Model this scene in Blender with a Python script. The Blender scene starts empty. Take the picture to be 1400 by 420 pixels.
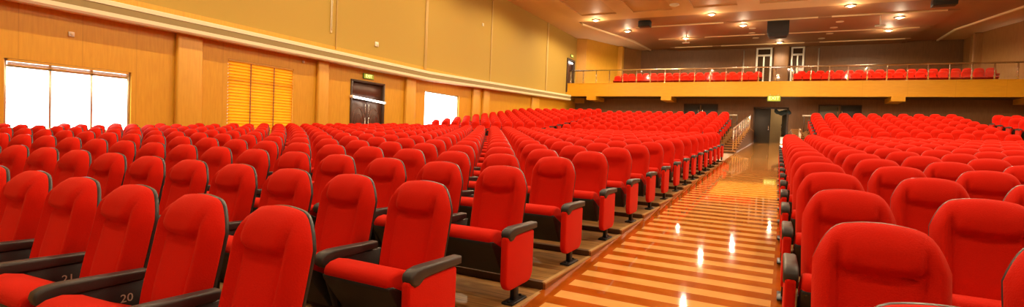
import bpy, bmesh, math, random
from mathutils import Vector, Matrix
random.seed(7)
C = bpy.context.scene.collection
SC = bpy.context.scene

# ------------------------------------------------------------------ materials
def nodes(name):
    m = bpy.data.materials.new(name); m.use_nodes = True
    nt = m.node_tree
    return m, nt, nt.nodes['Principled BSDF']

def mat(name, col, rough=.6, metal=0., spec=.5, noise=None, bump=0., sheen=0., scale=30.):
    m, nt, b = nodes(name)
    b.inputs['Base Color'].default_value = (*col, 1)
    b.inputs['Roughness'].default_value = rough
    b.inputs['Metallic'].default_value = metal
    b.inputs['Specular IOR Level'].default_value = spec
    if sheen:
        b.inputs['Sheen Weight'].default_value = sheen
        b.inputs['Sheen Roughness'].default_value = .4
        b.inputs['Sheen Tint'].default_value = (1, .25, .12, 1)
    if noise or bump:
        tc = nt.nodes.new('ShaderNodeTexCoord')
        n = nt.nodes.new('ShaderNodeTexNoise'); n.inputs['Scale'].default_value = scale
        n.inputs['Detail'].default_value = 4
        nt.links.new(tc.outputs['Object'], n.inputs['Vector'])
        if noise:
            r = nt.nodes.new('ShaderNodeMix'); r.data_type = 'RGBA'
            r.inputs['A'].default_value = (*col, 1)
            r.inputs['B'].default_value = (*noise, 1)
            nt.links.new(n.outputs['Fac'], r.inputs['Factor'])
            nt.links.new(r.outputs['Result'], b.inputs['Base Color'])
        if bump:
            bp = nt.nodes.new('ShaderNodeBump'); bp.inputs['Strength'].default_value = bump
            bp.inputs['Distance'].default_value = .01
            nt.links.new(n.outputs['Fac'], bp.inputs['Height'])
            nt.links.new(bp.outputs['Normal'], b.inputs['Normal'])
    return m

def wood(name, c1, c2, rough=.4, stretch=(1, 1, 12), scale=2., seam=None):
    """laminate / planks: stretched noise grain, optional brick seams (w,h) in the wall plane"""
    m, nt, b = nodes(name)
    L = nt.links
    tc = nt.nodes.new('ShaderNodeTexCoord')
    mp = nt.nodes.new('ShaderNodeMapping'); mp.inputs['Scale'].default_value = stretch
    L.new(tc.outputs['Object'], mp.inputs['Vector'])
    n = nt.nodes.new('ShaderNodeTexNoise'); n.inputs['Scale'].default_value = scale; n.inputs['Detail'].default_value = 6
    L.new(mp.outputs['Vector'], n.inputs['Vector'])
    r = nt.nodes.new('ShaderNodeValToRGB')
    r.color_ramp.elements[0].position = .3; r.color_ramp.elements[0].color = (*c1, 1)
    r.color_ramp.elements[1].position = .7; r.color_ramp.elements[1].color = (*c2, 1)
    L.new(n.outputs['Fac'], r.inputs['Fac'])
    out = r.outputs['Color']
    if seam:
        axis, w = seam
        sp = nt.nodes.new('ShaderNodeSeparateXYZ'); L.new(tc.outputs['Object'], sp.inputs['Vector'])
        md = nt.nodes.new('ShaderNodeMath'); md.operation = 'PINGPONG'; md.inputs[1].default_value = w / 2
        L.new(sp.outputs[axis], md.inputs[0])
        lt = nt.nodes.new('ShaderNodeMath'); lt.operation = 'LESS_THAN'; lt.inputs[1].default_value = .008
        L.new(md.outputs[0], lt.inputs[0])
        mx = nt.nodes.new('ShaderNodeMix'); mx.data_type = 'RGBA'
        L.new(lt.outputs[0], mx.inputs['Factor']); L.new(out, mx.inputs['A'])
        mx.inputs['B'].default_value = (c1[0] * .88, c1[1] * .88, c1[2] * .88, 1)
        out = mx.outputs['Result']
    L.new(out, b.inputs['Base Color'])
    b.inputs['Roughness'].default_value = rough
    return m

def emit(name, col, strength):
    m, nt, b = nodes(name)
    b.inputs['Base Color'].default_value = (*col, 1)
    b.inputs['Emission Color'].default_value = (*col, 1)
    b.inputs['Emission Strength'].default_value = strength
    return m

def clearglass(name, gloss=.08, tint=(1, 1, 1)):
    m = bpy.data.materials.new(name); m.use_nodes = True
    nt = m.node_tree; nt.nodes.clear()
    o = nt.nodes.new('ShaderNodeOutputMaterial'); t = nt.nodes.new('ShaderNodeBsdfTransparent')
    t.inputs['Color'].default_value = (*tint, 1)
    g = nt.nodes.new('ShaderNodeBsdfGlossy'); g.inputs['Roughness'].default_value = .03
    x = nt.nodes.new('ShaderNodeMixShader'); x.inputs[0].default_value = gloss
    nt.links.new(t.outputs[0], x.inputs[1]); nt.links.new(g.outputs[0], x.inputs[2])
    nt.links.new(x.outputs[0], o.inputs[0])
    return m

RED = (.72, .014, .0015)
M = {}
M['red'] = mat('red_plush', RED, .85, spec=.15, noise=(.62, .009, .001), bump=.25, sheen=.2, scale=160)
M['shell'] = mat('dark_plastic', (.022, .021, .02), .38, spec=.5)
M['black'] = mat('black_plastic', (.02, .02, .02), .5, bump=.2, scale=220)
M['arm'] = mat('grey_black_arm', (.036, .034, .032), .45)
M['steel_black'] = mat('black_steel', (.012, .012, .012), .4, metal=.3)
M['ivory'] = mat('ivory_print', (.62, .55, .42), .6)
M['lam'] = wood('orange_laminate', (.61, .295, .014), (.68, .35, .02), .38, (9, 9, 1), 2.2, seam=('Y', 1.22))
M['pil'] = wood('pilaster_laminate', (.65, .325, .025), (.72, .38, .035), .4, (12, 12, 1), 2.)
M['panel'] = mat('olive_fabric', (.42, .275, .04), .8, noise=(.46, .305, .052), bump=.1, scale=60)
M['seam'] = mat('pale_strip', (.55, .38, .12), .6, noise=(.5, .34, .1))
M['cream'] = mat('cream_paint', (.86, .76, .50), .6, noise=(.83, .73, .47), scale=8)
M['groove'] = mat('groove_grey', (.34, .26, .10), .8, noise=(.3, .23, .09), scale=8)
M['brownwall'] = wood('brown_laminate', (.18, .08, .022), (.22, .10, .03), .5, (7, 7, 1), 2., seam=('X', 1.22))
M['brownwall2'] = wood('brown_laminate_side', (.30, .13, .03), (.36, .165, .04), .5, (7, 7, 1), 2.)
M['balc'] = wood('balcony_laminate', (.76, .37, .008), (.82, .42, .012), .35, (1, 6, 6), 2., seam=('X', 2.44))
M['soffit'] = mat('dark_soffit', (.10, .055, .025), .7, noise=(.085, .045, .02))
M['ceil'] = mat('ceiling_paint', (.70, .45, .20), .7, noise=(.66, .42, .18), scale=3)
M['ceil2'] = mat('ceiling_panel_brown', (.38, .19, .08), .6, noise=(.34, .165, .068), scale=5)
M['ceilrec'] = mat('ceiling_recess', (.60, .36, .15), .6, noise=(.56, .33, .135), scale=5)
M['lip'] = mat('ceiling_lip', (.85, .66, .36), .5)
M['doorwood'] = wood('dark_door_wood', (.055, .018, .008), (.085, .028, .012), .35, (8, 8, 1), 3.)
M['doorgrey'] = mat('charcoal_door', (.045, .04, .032), .5, noise=(.04, .035, .03))
M['carve'] = mat('carved_groove', (.16, .06, .03), .4)
M['frame_dark'] = mat('door_frame_brown', (.06, .03, .014), .45)
M['chrome'] = mat('polished_steel', (.82, .78, .68), .16, metal=1.)
M['satin'] = mat('satin_aluminium', (.66, .60, .46), .3, metal=.6)
M['white'] = mat('white_enamel', (.84, .80, .68), .5)
M['glass'] = clearglass('window_glass', .03)
M['railglass'] = clearglass('railing_glass', .07, (.98, .97, .94))
M['slat'] = None
M['planks'] = wood('step_planks', (.23, .11, .034), (.50, .28, .09), .3, (2.2, 16, 8), 1.6, seam=('Y', .14))
M['nose'] = mat('step_nosing', (.09, .04, .016), .4)
M['edge'] = mat('beige_edge_strip', (.62, .40, .16), .3)
M['landing'] = None
M['sideboard'] = mat('step_side_board', (.34, .12, .02), .35, noise=(.28, .095, .016), scale=12)
M['dark'] = mat('dark_housing', (.02, .019, .018), .5)
M['grille'] = mat('speaker_grille', (.03, .028, .026), .7, bump=.6, scale=400)
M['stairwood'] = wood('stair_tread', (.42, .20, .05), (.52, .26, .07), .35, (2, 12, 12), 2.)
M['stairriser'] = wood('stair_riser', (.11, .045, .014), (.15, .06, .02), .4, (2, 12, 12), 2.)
M['beige'] = mat('corridor_wall', (.55, .40, .20), .7, noise=(.5, .36, .18), scale=4)
M['cloth'] = mat('dark_green_drape', (.02, .03, .025), .9, bump=.5, scale=40)
M['lamp'] = emit('lamp_glow', (1., .82, .50), 24.)
M['tube'] = emit('bar_glow', (1., .96, .85), 5.)
M['signglow'] = emit('exit_sign_green', (.36, .42, .03), .45)
M['signtext'] = emit('exit_letters', (1., .95, .35), 1.6)
M['signgreen'] = mat('exit_green', (.10, .22, .05), .5)

def slat_mat():
    m = bpy.data.materials.new('blind_slat_wood'); m.use_nodes = True
    nt = m.node_tree; b = nt.nodes['Principled BSDF']
    b.inputs['Base Color'].default_value = (.62, .28, .03, 1); b.inputs['Roughness'].default_value = .45
    tc = nt.nodes.new('ShaderNodeTexCoord'); n = nt.nodes.new('ShaderNodeTexNoise'); n.inputs['Scale'].default_value = 3
    nt.links.new(tc.outputs['Object'], n.inputs['Vector'])
    r = nt.nodes.new('ShaderNodeValToRGB'); r.color_ramp.elements[0].color = (.60, .30, .015, 1); r.color_ramp.elements[1].color = (.74, .42, .03, 1)
    nt.links.new(n.outputs['Fac'], r.inputs['Fac']); nt.links.new(r.outputs['Color'], b.inputs['Base Color'])
    t = nt.nodes.new('ShaderNodeBsdfTranslucent'); t.inputs['Color'].default_value = (.90, .52, .03, 1)
    x = nt.nodes.new('ShaderNodeMixShader'); x.inputs[0].default_value = .42
    o = nt.nodes['Material Output']
    nt.links.new(b.outputs[0], x.inputs[1]); nt.links.new(t.outputs[0], x.inputs[2]); nt.links.new(x.outputs[0], o.inputs[0])
    return m
M['slat'] = slat_mat()

STRIPE_P, STRIPE_A0, STRIPE_END = .2945, 0.0, 16.9
def tile_mat():
    """aisle: polished orange-brown tile with pale inlaid bars across it, plain pale tile beyond"""
    m, nt, b = nodes('aisle_tile'); L = nt.links
    tc = nt.nodes.new('ShaderNodeTexCoord'); sp = nt.nodes.new('ShaderNodeSeparateXYZ')
    L.new(tc.outputs['Object'], sp.inputs['Vector'])
    def math_(op, a, bb=None):
        n = nt.nodes.new('ShaderNodeMath'); n.operation = op
        for i, v in enumerate((a, bb)):
            if v is None: continue
            if isinstance(v, (int, float)): n.inputs[i].default_value = v
            else: L.new(v, n.inputs[i])
        return n.outputs[0]
    y, x = sp.outputs['Y'], sp.outputs['X']
    f = math_('FRACT', math_('DIVIDE', math_('SUBTRACT', y, SY0), STRIPE_P))
    bar = math_('LESS_THAN', f, .50)
    # stripes sit between two border tiles whose edges follow the aisle
    left = math_('GREATER_THAN', x, math_('ADD', math_('MULTIPLY', y, .004), -1.42))
    right = math_('LESS_THAN', x, math_('ADD', math_('MULTIPLY', y, .012), -.03))
    near = math_('LESS_THAN', y, STRIPE_END)
    bar = math_('MULTIPLY', math_('MULTIPLY', bar, left), math_('MULTIPLY', right, near))
    n = nt.nodes.new('ShaderNodeTexNoise'); n.inputs['Scale'].default_value = 7; n.inputs['Detail'].default_value = 5
    L.new(tc.outputs['Object'], n.inputs['Vector'])
    def ramp(c1, c2):
        r = nt.nodes.new('ShaderNodeValToRGB')
        r.color_ramp.elements[0].position = .3; r.color_ramp.elements[1].position = .7
        r.color_ramp.elements[0].color = (*c1, 1); r.color_ramp.elements[1].color = (*c2, 1)
        L.new(n.outputs['Fac'], r.inputs['Fac']); return r.outputs['Color']
    dark = ramp((.40, .088, .006), (.50, .125, .011)); pale = ramp((.80, .42, .115), (.88, .48, .145))
    plain = ramp((.60, .27, .06), (.70, .34, .085))
    def mix(fac, a, bb):
        r = nt.nodes.new('ShaderNodeMix'); r.data_type = 'RGBA'
        L.new(fac, r.inputs['Factor']); L.new(a, r.inputs['A']); L.new(bb, r.inputs['B']); return r.outputs['Result']
    base = mix(bar, dark, pale)
    mid = math_('MULTIPLY', math_('MULTIPLY', math_('GREATER_THAN', y, STRIPE_END), left), right)
    far = math_('GREATER_THAN', y, 19.2)
    base = mix(math_('MAXIMUM', mid, far), base, plain)
    # square tile joints, a hair darker
    L.new(base, b.inputs['Base Color'])
    b.inputs['Roughness'].default_value = .04
    b.inputs['Specular IOR Level'].default_value = .5
    return m
SY0 = 3.395
M['tile'] = tile_mat()

# ------------------------------------------------------------------ mesh helpers
class MB:
    def __init__(s): s.v = []; s.f = []; s.mi = []; s.mats = []; s.sm = []
    def m(s, key):
        if key not in s.mats: s.mats.append(key)
        return s.mats.index(key)
    def add(s, vs, fs, key, smooth=False, T=None):
        b = len(s.v)
        s.v += [tuple(T @ Vector(p)) for p in vs] if T else [tuple(p) for p in vs]
        k = s.m(key)
        for f in fs:
            s.f.append([i + b for i in f]); s.mi.append(k); s.sm.append(smooth)
        return s
    def box(s, x0, x1, y0, y1, z0, z1, key, T=None):
        vs = [(x, y, z) for x in (x0, x1) for y in (y0, y1) for z in (z0, z1)]
        fs = [(0, 1, 3, 2), (4, 6, 7, 5), (0, 4, 5, 1), (2, 3, 7, 6), (0, 2, 6, 4), (1, 5, 7, 3)]
        return s.add(vs, fs, key, False, T)
    def bbox(s, x0, x1, y0, y1, z0, z1, key, r=.01, seg=2, smooth=True, T=None):
        bm = bmesh.new()
        bmesh.ops.create_cube(bm, size=1)
        for v in bm.verts:
            v.co = Vector(((x0 + x1) / 2 + v.co.x * (x1 - x0), (y0 + y1) / 2 + v.co.y * (y1 - y0), (z0 + z1) / 2 + v.co.z * (z1 - z0)))
        bmesh.ops.bevel(bm, geom=bm.edges[:], offset=r, segments=seg, affect='EDGES', profile=.5)
        return s.frombm(bm, key, smooth, T)
    def frombm(s, bm, key, smooth=True, T=None):
        bm.verts.index_update()
        s.add([v.co.copy() for v in bm.verts], [[v.index for v in f.verts] for f in bm.faces], key, smooth, T)
        bm.free(); return s
    def prism(s, prof, x0, x1, key, r=0., seg=2, axis='x', smooth=True, T=None):
        """profile in (y,z) extruded along x (axis='x'), or in (x,z) extruded along y, or (x,y) along z"""
        n = len(prof)
        def P(a, u, v): return {'x': (a, u, v), 'y': (u, a, v), 'z': (u, v, a)}[axis]
        bm = bmesh.new()
        A = [bm.verts.new(P(x0, *p)) for p in prof]; B = [bm.verts.new(P(x1, *p)) for p in prof]
        fa = bm.faces.new(A); fb = bm.faces.new(B[::-1])
        for i in range(n): bm.faces.new((A[i], B[i], B[(i + 1) % n], A[(i + 1) % n]))
        bmesh.ops.recalc_face_normals(bm, faces=bm.faces[:])
        if r:
            ed = [e for e in fa.edges] + [e for e in fb.edges]
            bmesh.ops.bevel(bm, geom=ed, offset=r, segments=seg, affect='EDGES', profile=.5)
        return s.frombm(bm, key, smooth and r > 0, T)
    def tube(s, pts, r, key, n=8, cap=True, T=None):
        pts = [Vector(p) for p in pts]; vs = []; fs = []
        for i, p in enumerate(pts):
            d = (pts[min(i + 1, len(pts) - 1)] - pts[max(i - 1, 0)]).normalized()
            a = d.orthogonal().normalized()
            if abs(d.z) < .9:
                a = d.cross(Vector((0, 0, 1))).normalized()
            else:
                a = Vector((1, 0, 0)) - d * d.x; a.normalize()
            b = d.cross(a)
            vs += [p + (a * math.cos(2 * math.pi * k / n) + b * math.sin(2 * math.pi * k / n)) * r for k in range(n)]
        for i in range(len(pts) - 1):
            for k in range(n): fs.append((i * n + k, i * n + (k + 1) % n, (i + 1) * n + (k + 1) % n, (i + 1) * n + k))
        if cap:
            fs.append(tuple(range(n))[::-1]); fs.append(tuple(range((len(pts) - 1) * n, len(pts) * n)))
        return s.add(vs, fs, key, True, T)
    def lathe(s, prof, key, n=20, T=None):
        vs = []; fs = []
        for (r, z) in prof: vs += [(r * math.cos(2 * math.pi * k / n), r * math.sin(2 * math.pi * k / n), z) for k in range(n)]
        for i in range(len(prof) - 1):
            for k in range(n): fs.append((i * n + k, i * n + (k + 1) % n, (i + 1) * n + (k + 1) % n, (i + 1) * n + k))
        fs.append(tuple(range(n))[::-1]); fs.append(tuple(range((len(prof) - 1) * n, len(prof) * n)))
        return s.add(vs, fs, key, True, T)
    def mesh(s, name):
        me = bpy.data.meshes.new(name); me.from_pydata(s.v, [], s.f)
        for k in s.mats: me.materials.append(M[k])
        me.polygons.foreach_set('material_index', s.mi)
        me.polygons.foreach_set('use_smooth', s.sm)
        me.update()
        bm = bmesh.new(); bm.from_mesh(me); bmesh.ops.recalc_face_normals(bm, faces=bm.faces[:]); bm.to_mesh(me); bm.free()
        return me
    def build(s, name, parent=None, loc=None):
        o = bpy.data.objects.new(name, s.mesh(name)); C.objects.link(o)
        if parent: o.parent = parent
        if loc: o.location = loc
        return o

def tag(o, label=None, cat=None, group=None, kind=None):
    if label: o['label'] = label
    if cat: o['category'] = cat
    if group: o['group'] = group
    if kind: o['kind'] = kind
    return o
def struct(mb, name):
    return tag(mb.build(name), kind='structure')
def empty(name, loc, rz=0., label=None, cat=None, group=None):
    o = bpy.data.objects.new(name, None); C.objects.link(o); o.empty_display_size = .2
    o.location = loc; o.rotation_euler = (0, 0, rz)
    return tag(o, label, cat, group)
def text(name, body, size, key, parent, Mx, extrude=.001):
    cu = bpy.data.curves.new(name, 'FONT'); cu.body = body; cu.size = size; cu.extrude = extrude
    cu.align_x = 'CENTER'; cu.align_y = 'CENTER'; cu.resolution_u = 3
    cu.materials.append(M[key])
    t = bpy.data.objects.new(name, cu); C.objects.link(t)
    me = bpy.data.meshes.new_from_object(t.evaluated_get(bpy.context.evaluated_depsgraph_get()))
    bpy.data.objects.remove(t)
    o = bpy.data.objects.new(name, me); C.objects.link(o); o.parent = parent
    o.matrix_local = Mx
    return o
def sm(a, b, x):
    t = min(1., max(0., (x - a) / (b - a))); return t * t * (3 - 2 * t)

# ------------------------------------------------------------------ camera (level-ish wide lens, standing at the aisle's foot)
EYE = 1.3175
f_px, yaw, pitch, roll = 679.69, .488, -.0311, .0393
F = Vector((-math.sin(yaw), math.cos(yaw), 0)); R_ = Vector((math.cos(yaw), math.sin(yaw), 0)); U = Vector((0, 0, 1))
f2 = F * math.cos(pitch) + U * math.sin(pitch); u2 = U * math.cos(pitch) - F * math.sin(pitch)
r3 = R_ * math.cos(roll) + u2 * math.sin(roll); u3 = u2 * math.cos(roll) - R_ * math.sin(roll)
cam = bpy.data.cameras.new('camera'); cam.sensor_width = 36; cam.lens = f_px / 1400 * 36; cam.clip_end = 200; cam.clip_start = .05
co = bpy.data.objects.new('camera', cam); C.objects.link(co)
mw = Matrix((r3, u3, -f2)).transposed().to_4x4(); mw.translation = (0, 0, EYE); co.matrix_world = mw
SC.camera = co
def project(p):
    q = Vector(p) - Vector((0, 0, EYE)); d = q.dot(f2)
    if d < .2: return None
    return 700 + f_px * q.dot(r3) / d, 210 - f_px * q.dot(u3) / d, d

# ------------------------------------------------------------------ the hall's numbers
S1 = .0465                       # ramp of the lower hall
def ramp_z(a): return S1 * a if a < 20 else S1 * 20 + .035 * (a - 20)
D, AP0 = 1.06, 1.01              # row pitch, first row's post line
def ap(n): return AP0 + D * n + (.09, .04, 0)[min(n, 2)]
NROW = 17
EL, ER = -1.60, .10              # aisle-side arm lines
def bow(l): 
    return (l - EL) ** 2 / 160 if l < EL else ((l - ER) ** 2 / 160 if l > ER else 0.)
def slope_bow(l): 
    return 2 * (l - EL) / 160 if l < EL else (2 * (l - ER) / 160 if l > ER else 0.)
def tier_z(n): return S1 * ap(n) + (-.016, -.008, .008, .016)[min(n, 3)]
PITCH = .60
WL, WR = -15.8, 15.4
CZ = 10.2
ROT = .07                        # the rear of the hall stands a little askew
def rear(a0, l): return a0 + ROT * l

# ------------------------------------------------------------------ floor
mb = MB()
ys = [-14, 0, 4, 8, 12, 16, 20, 24, 30, 36, 43]
xl = lambda y: -1.535
xr = lambda y: .135 + .009 * min(max(y - 5, 0), 8)
vs = []; fs = []
for y in ys:
    w0, w1 = (xl(y), xr(y)) if 0 <= y <= 43 else (WL, WR)
    vs += [(w0, y, ramp_z(max(y, 0)) if y > 0 else S1 * 0), (w1, y, ramp_z(max(y, 0)) if y > 0 else 0)]
vs[0] = (-1.535, -14, 0); vs[1] = (.135, -14, 0)
for i in range(len(ys) - 1): fs.append((2 * i, 2 * i + 1, 2 * i + 3, 2 * i + 2))
mb.add(vs, fs, 'tile')
struct(mb, 'floor')
# stepped wooden rows of the lower blocks
def tiers(side):
    mb = MB()
    ls = [EL + .065 - i * (abs(WL - EL - .065) / 14) for i in range(15)] if side < 0 else [xr(9) - .0 + i * ((WR - .16) / 14) for i in range(15)]
    if side > 0: ls = [.15 + i * ((WR - .15) / 14) for i in range(15)]
    for n in range(NROW):
        z = tier_z(n) - (.008 if side > 0 and n == 0 else 0); a0, a1 = ap(n) - .70, ap(n) + .36
        if n == 0: a0 = -.6
        vs = []; fs = []; fr = []
        for l in ls:
            c = bow(l); vs += [(l, a0 - c, z), (l, a1 - c, z), (l, a0 - c, z - .12)]
        for i in range(len(ls) - 1):
            b = 3 * i; fs.append((b, b + 1, b + 4, b + 3)); fr.append((b + 2, b, b + 3, b + 5))
        mb.add(vs, fs, 'planks'); mb.add(vs, fr, 'nose')
        # dark nosing strip and the pale edge strip along the aisle
        for i in range(len(ls) - 1):
            l0, l1 = ls[i], ls[i + 1]; c0, c1 = bow(l0), bow(l1)
            mb.add([(l0, a0 - c0 - .006, z + .003), (l1, a0 - c1 - .006, z + .003), (l1, a0 - c1 + .05, z + .003), (l0, a0 - c0 + .05, z + .003),
                    (l0, a0 - c0 - .006, z - .03), (l1, a0 - c1 - .006, z - .03)], [(0, 1, 2, 3), (4, 5, 1, 0)], 'nose')
        l = ls[0]; d = .02 * -side
        mb.box(min(l, l + d), max(l, l + d), a0 - .004, a1, z - .2, z - .008, 'sideboard'); mb.box(min(l - .012, l + d), max(l + .012, l + d), a0 - .004, a1, z - .008, z + .005, 'edge')
    # level ground behind the last row, up to the rear tiers
    a = ap(NROW - 1) + .36; z = ramp_z(a)
    x0 = ls[0]
    mb.add([(x0, a - .02, z + .0), (ls[-1], a - 1.6, z), (ls[-1], 24., ramp_z(24)), (x0, 24., ramp_z(24)), (x0, a + .6, ramp_z(a + .6))], [(0, 1, 2, 3, 4)], 'planks')
    # and the flat in front of the first row
    mb.add([(x0, -14, -.0), (ls[-1], -14, -.0), (ls[-1], -.4, 0), (x0, -.4, 0)], [(0, 1, 2, 3)], 'planks')
    return mb
struct(tiers(-1), 'floor.001'); struct(tiers(1), 'floor.002')

# ------------------------------------------------------------------ upper (rear) tiers: stepped platforms
BLK = {  # name: (l_aisle_side, step dir, seats, first a (seat-top), last a, z of top at first, z of top at last)
    'CL': (-2.62, -1, 12, 23.0, 30.0, 2.12, 3.24),
    'CR': (1.72, 1, 10, 23.0, 30.0, 2.10, 3.22),
    'OL': (-9.95, -1, 10, 20.5, 30.0, 2.10, 3.36),
    'OR': (8.75, 1, 10, 20.5, 30.0, 2.05, 3.20),
}
upper = []      # (l, a_post, z_floor)
def up_rows(b):
    l0, sd, ns, a0, a1, z0, z1 = BLK[b]; nr = int(round((a1 - a0) / 1.0)) + 1
    return [(a0 + (a1 - a0) * i / (nr - 1) - .33, z0 + (z1 - z0) * i / (nr - 1) - .93) for i in range(nr)]
for i, b in enumerate(BLK):
    l0, sd, ns, *_ = BLK[b]
    la = l0 - sd * .42; lb = l0 + sd * (.6 * (ns - 1) + .42)
    if b == 'OL': lb = WL
    if b == 'OR': lb = WR
    if b == 'CL': lb = -9.53
    if b == 'CR': lb = 8.33
    xa, xb = min(la, lb), max(la, lb)
    mb = MB(); rows = up_rows(b)
    for k, (a, z) in enumerate(rows):
        end = rows[k + 1][0] - .62 if k + 1 < len(rows) else rear(42.4, (xa + xb) / 2) - .2
        if k + 1 == len(rows): mb.prism([(xa, a - .62), (xb, a - .62), (xb, rear(42.4, xb)), (xa, rear(42.4, xa))], .3, z, 'planks', axis='z', smooth=False)
        else: mb.box(xa, xb, a - .62, end + .02, .3, z, 'planks')
        mb.box(xa, xb, a - .63, a - .57, z - .04, z + .004, 'nose')
    struct(mb, 'floor')
    for (a, z) in rows:
        for k in range(ns): upper.append((l0 + sd * .6 * k, a, z, k, b))

# stairs beside the passage, with low side walls
def stairs(x0, x1, name):
    mb = MB(); n = 13; a0, a1 = 22.8, 36.5; z1 = 2.55
    for k in range(n):
        a = a0 + (a1 - a0) * k / n; z = ramp_z(22.8) + (z1 - ramp_z(22.8)) * (k + 1) / n
        ae = a0 + (a1 - a0) * (k + 1) / n if k < n - 1 else 42.2
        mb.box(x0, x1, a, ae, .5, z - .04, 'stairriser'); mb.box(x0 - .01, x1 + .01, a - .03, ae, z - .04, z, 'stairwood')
    return struct(mb, name)
stairs(-2.19, -1.56, 'floor'); stairs(.76, 1.29, 'floor')

def railing(name, x, label, ends, full=True):
    r = empty(name, (x, 22.9, ramp_z(22.9)), 0, label, 'handrail')
    n = 9 if full else 2; Lr = 13.2 if full else 1.4; pts = []
    for k in range(n):
        y = Lr * k / (n - 1); st = max(0, min(12, int(y / (13.7 / 13)) )); zb = (2.55 - ramp_z(22.8)) * (st + 1) / 13 - .005
        q = MB(); q.tube([(0, y, zb), (0, y, zb + .92)], .028, 'chrome', 8); q.lathe([(.06, zb), (.06, zb + .015), (.03, zb + .02)], 'chrome', 10, Matrix.Translation((0, y, 0)))
        q.build('post', r); pts.append((0, y, zb + .93))
    z0 = pts[0][2]; z1 = pts[-1][2]
    q = MB(); q.tube([(0, -.05, z0), (0, Lr, z1), ] + ends(z1), .032, 'chrome', 8); q.build('top_rail', r)
    for h in (.3, .6):
        q = MB(); q.tube([(0, 0, z0 - h), (0, Lr, z1 - h)], .014, 'chrome', 6); q.build('lower_rail', r)
    return r
railing('stair_railing', -1.62, 'steel stair handrail climbing beside the passage, on the window side', lambda z: [])
railing('stair_railing', .82, 'short steel stair handrail half hidden behind seats, far side of the passage', lambda z: [], False)
def guard(name, x0, x1, a, z, label):
    r = empty(name, (x0, a, z), 0, label, 'handrail')
    n = 3
    for k in range(n):
        q = MB(); q.tube([((x1 - x0) * k / (n - 1), 0, 0), ((x1 - x0) * k / (n - 1), 0, .88)], .022, 'frame_dark', 8); q.build('post', r)
    q = MB(); q.tube([(-.1 if x1 > x0 else .1, 0, .9), (x1 - x0, 0, .9)], .04, 'satin', 8); q.build('top_rail', r)
    q = MB(); q.tube([(0, 0, .45), (x1 - x0, 0, .45)], .016, 'frame_dark', 8); q.build('lower_rail', r)
guard('landing_rail', -2.75, -2.15, 32.4, 2.3, 'short steel landing rail behind the rear seats beside the stair top')
guard('landing_rail', 1.28, 1.75, 32.0, 2.29, 'short steel landing rail beside the rear seats, far side of the passage')

# ------------------------------------------------------------------ seats
def outline_top(u):
    return .940 - .048 * u * u - .12 * max(0., (abs(u) - .52) / .48) ** 2.4
Z0, HW = .345, .229
def back_y(z): return .21 + (z - Z0) * .20
def back_front(u, v):
    """front skin of the backrest cushion -> (x, y, z)"""
    au = abs(u); zt = outline_top(u); z = Z0 + (zt - Z0) * v
    x = HW * u * (1 - .05 * (1 - v) ** 2)
    edge = (1 - au ** 8) * (1 - max(0, (v - .86) / .14) ** 3 * .9)
    vc = .66 + .06 * min(1, au / .6) ** 3
    head = sm(vc - .008, vc + .07, v) * (1 - sm(.50, .66, au)) * (1 - sm(.80, 1., v) * .8)
    bol = sm(.60, .74, au) * (1 - sm(.84, 1., au)) * (1 - .7 * sm(.84, 1., v))
    crease = math.exp(-((v - vc) / .016) ** 2) * (1 - sm(.50, .64, au))
    groove = math.exp(-((au - .61 - .05 * (1 - v)) / .035) ** 2) * (1 - sm(.80, .95, v))
    lum = .014 * math.exp(-((v - .25) / .22) ** 2) * (1 - au * au)
    y = back_y(z) + .052 - .056 * edge - .038 * head - .032 * bol + .02 * crease + .022 * groove - lum
    return x, y, z
def useq(i, nu):
    t = -1 + 2 * i / nu
    return .55 * t + .45 * math.sin(math.pi / 2 * t)
def add_back(mb, nu, nv, key='red'):
    vs = []; fs = []
    for j in range(nv + 1):
        for i in range(nu + 1): vs.append(back_front(useq(i, nu), j / nv))
    w = nu + 1
    for j in range(nv):
        for i in range(nu): fs.append((j * w + i, j * w + i + 1, (j + 1) * w + i + 1, (j + 1) * w + i))
    # closed rim going back to the shell
    ring = [i for i in range(w)] + [(j) * w + nu for j in range(1, nv + 1)] + [nv * w + i for i in range(nu - 1, -1, -1)] + [j * w for j in range(nv - 1, 0, -1)]
    b = len(vs); vs += [(vs[i][0] * .995, back_y(vs[i][2]) + .062, vs[i][2] - .002) for i in ring]
    n = len(ring)
    for k in range(n): fs.append((ring[k], b + k, b + (k + 1) % n, ring[(k + 1) % n]))
    mb.add(vs, fs, key, True)
def add_shell(mb, nu, nv, key='shell'):
    vs = []; w = nu + 1; fs = []
    lay = []
    for t in range(2):
        base = len(vs)
        for j in range(nv + 1):
            for i in range(nu + 1):
                u = useq(i, nu); v = j / nv
                zt = outline_top(u) + -.002; zb = Z0 - .07; z = zb + (zt - zb) * v
                x = (HW - .002) * u * (1 - .10 * (1 - v) ** 2)
                y = back_y(z) + .062 if t == 0 else back_y(z) + .083 + .03 * (1 - abs(u) ** 4) * math.sin(math.pi * min(1, v * .9 + .1)) ** .5
                vs.append((x, y, z))
        for j in range(nv):
            for i in range(nu):
                q = (base + j * w + i, base + j * w + i + 1, base + (j + 1) * w + i + 1, base + (j + 1) * w + i)
                fs.append(q if t == 0 else q[::-1])
    o = (nv + 1) * w
    ring = [i for i in range(w)] + [(j) * w + nu for j in range(1, nv + 1)] + [nv * w + i for i in range(nu - 1, -1, -1)] + [j * w for j in range(nv - 1, 0, -1)]
    n = len(ring)
    for k in range(n): fs.append((ring[k], ring[(k + 1) % n], o + ring[(k + 1) % n], o + ring[k]))
    mb.add(vs, fs, key, True)
CUSH = [(-.165, .425), (-.187, .438), (-.191, .458), (-.178, .485), (-.145, .504), (-.09, .512), (-.02, .494), (.09, .43), (.215, .37), (.215, .34), (.05, .32)]
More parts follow.
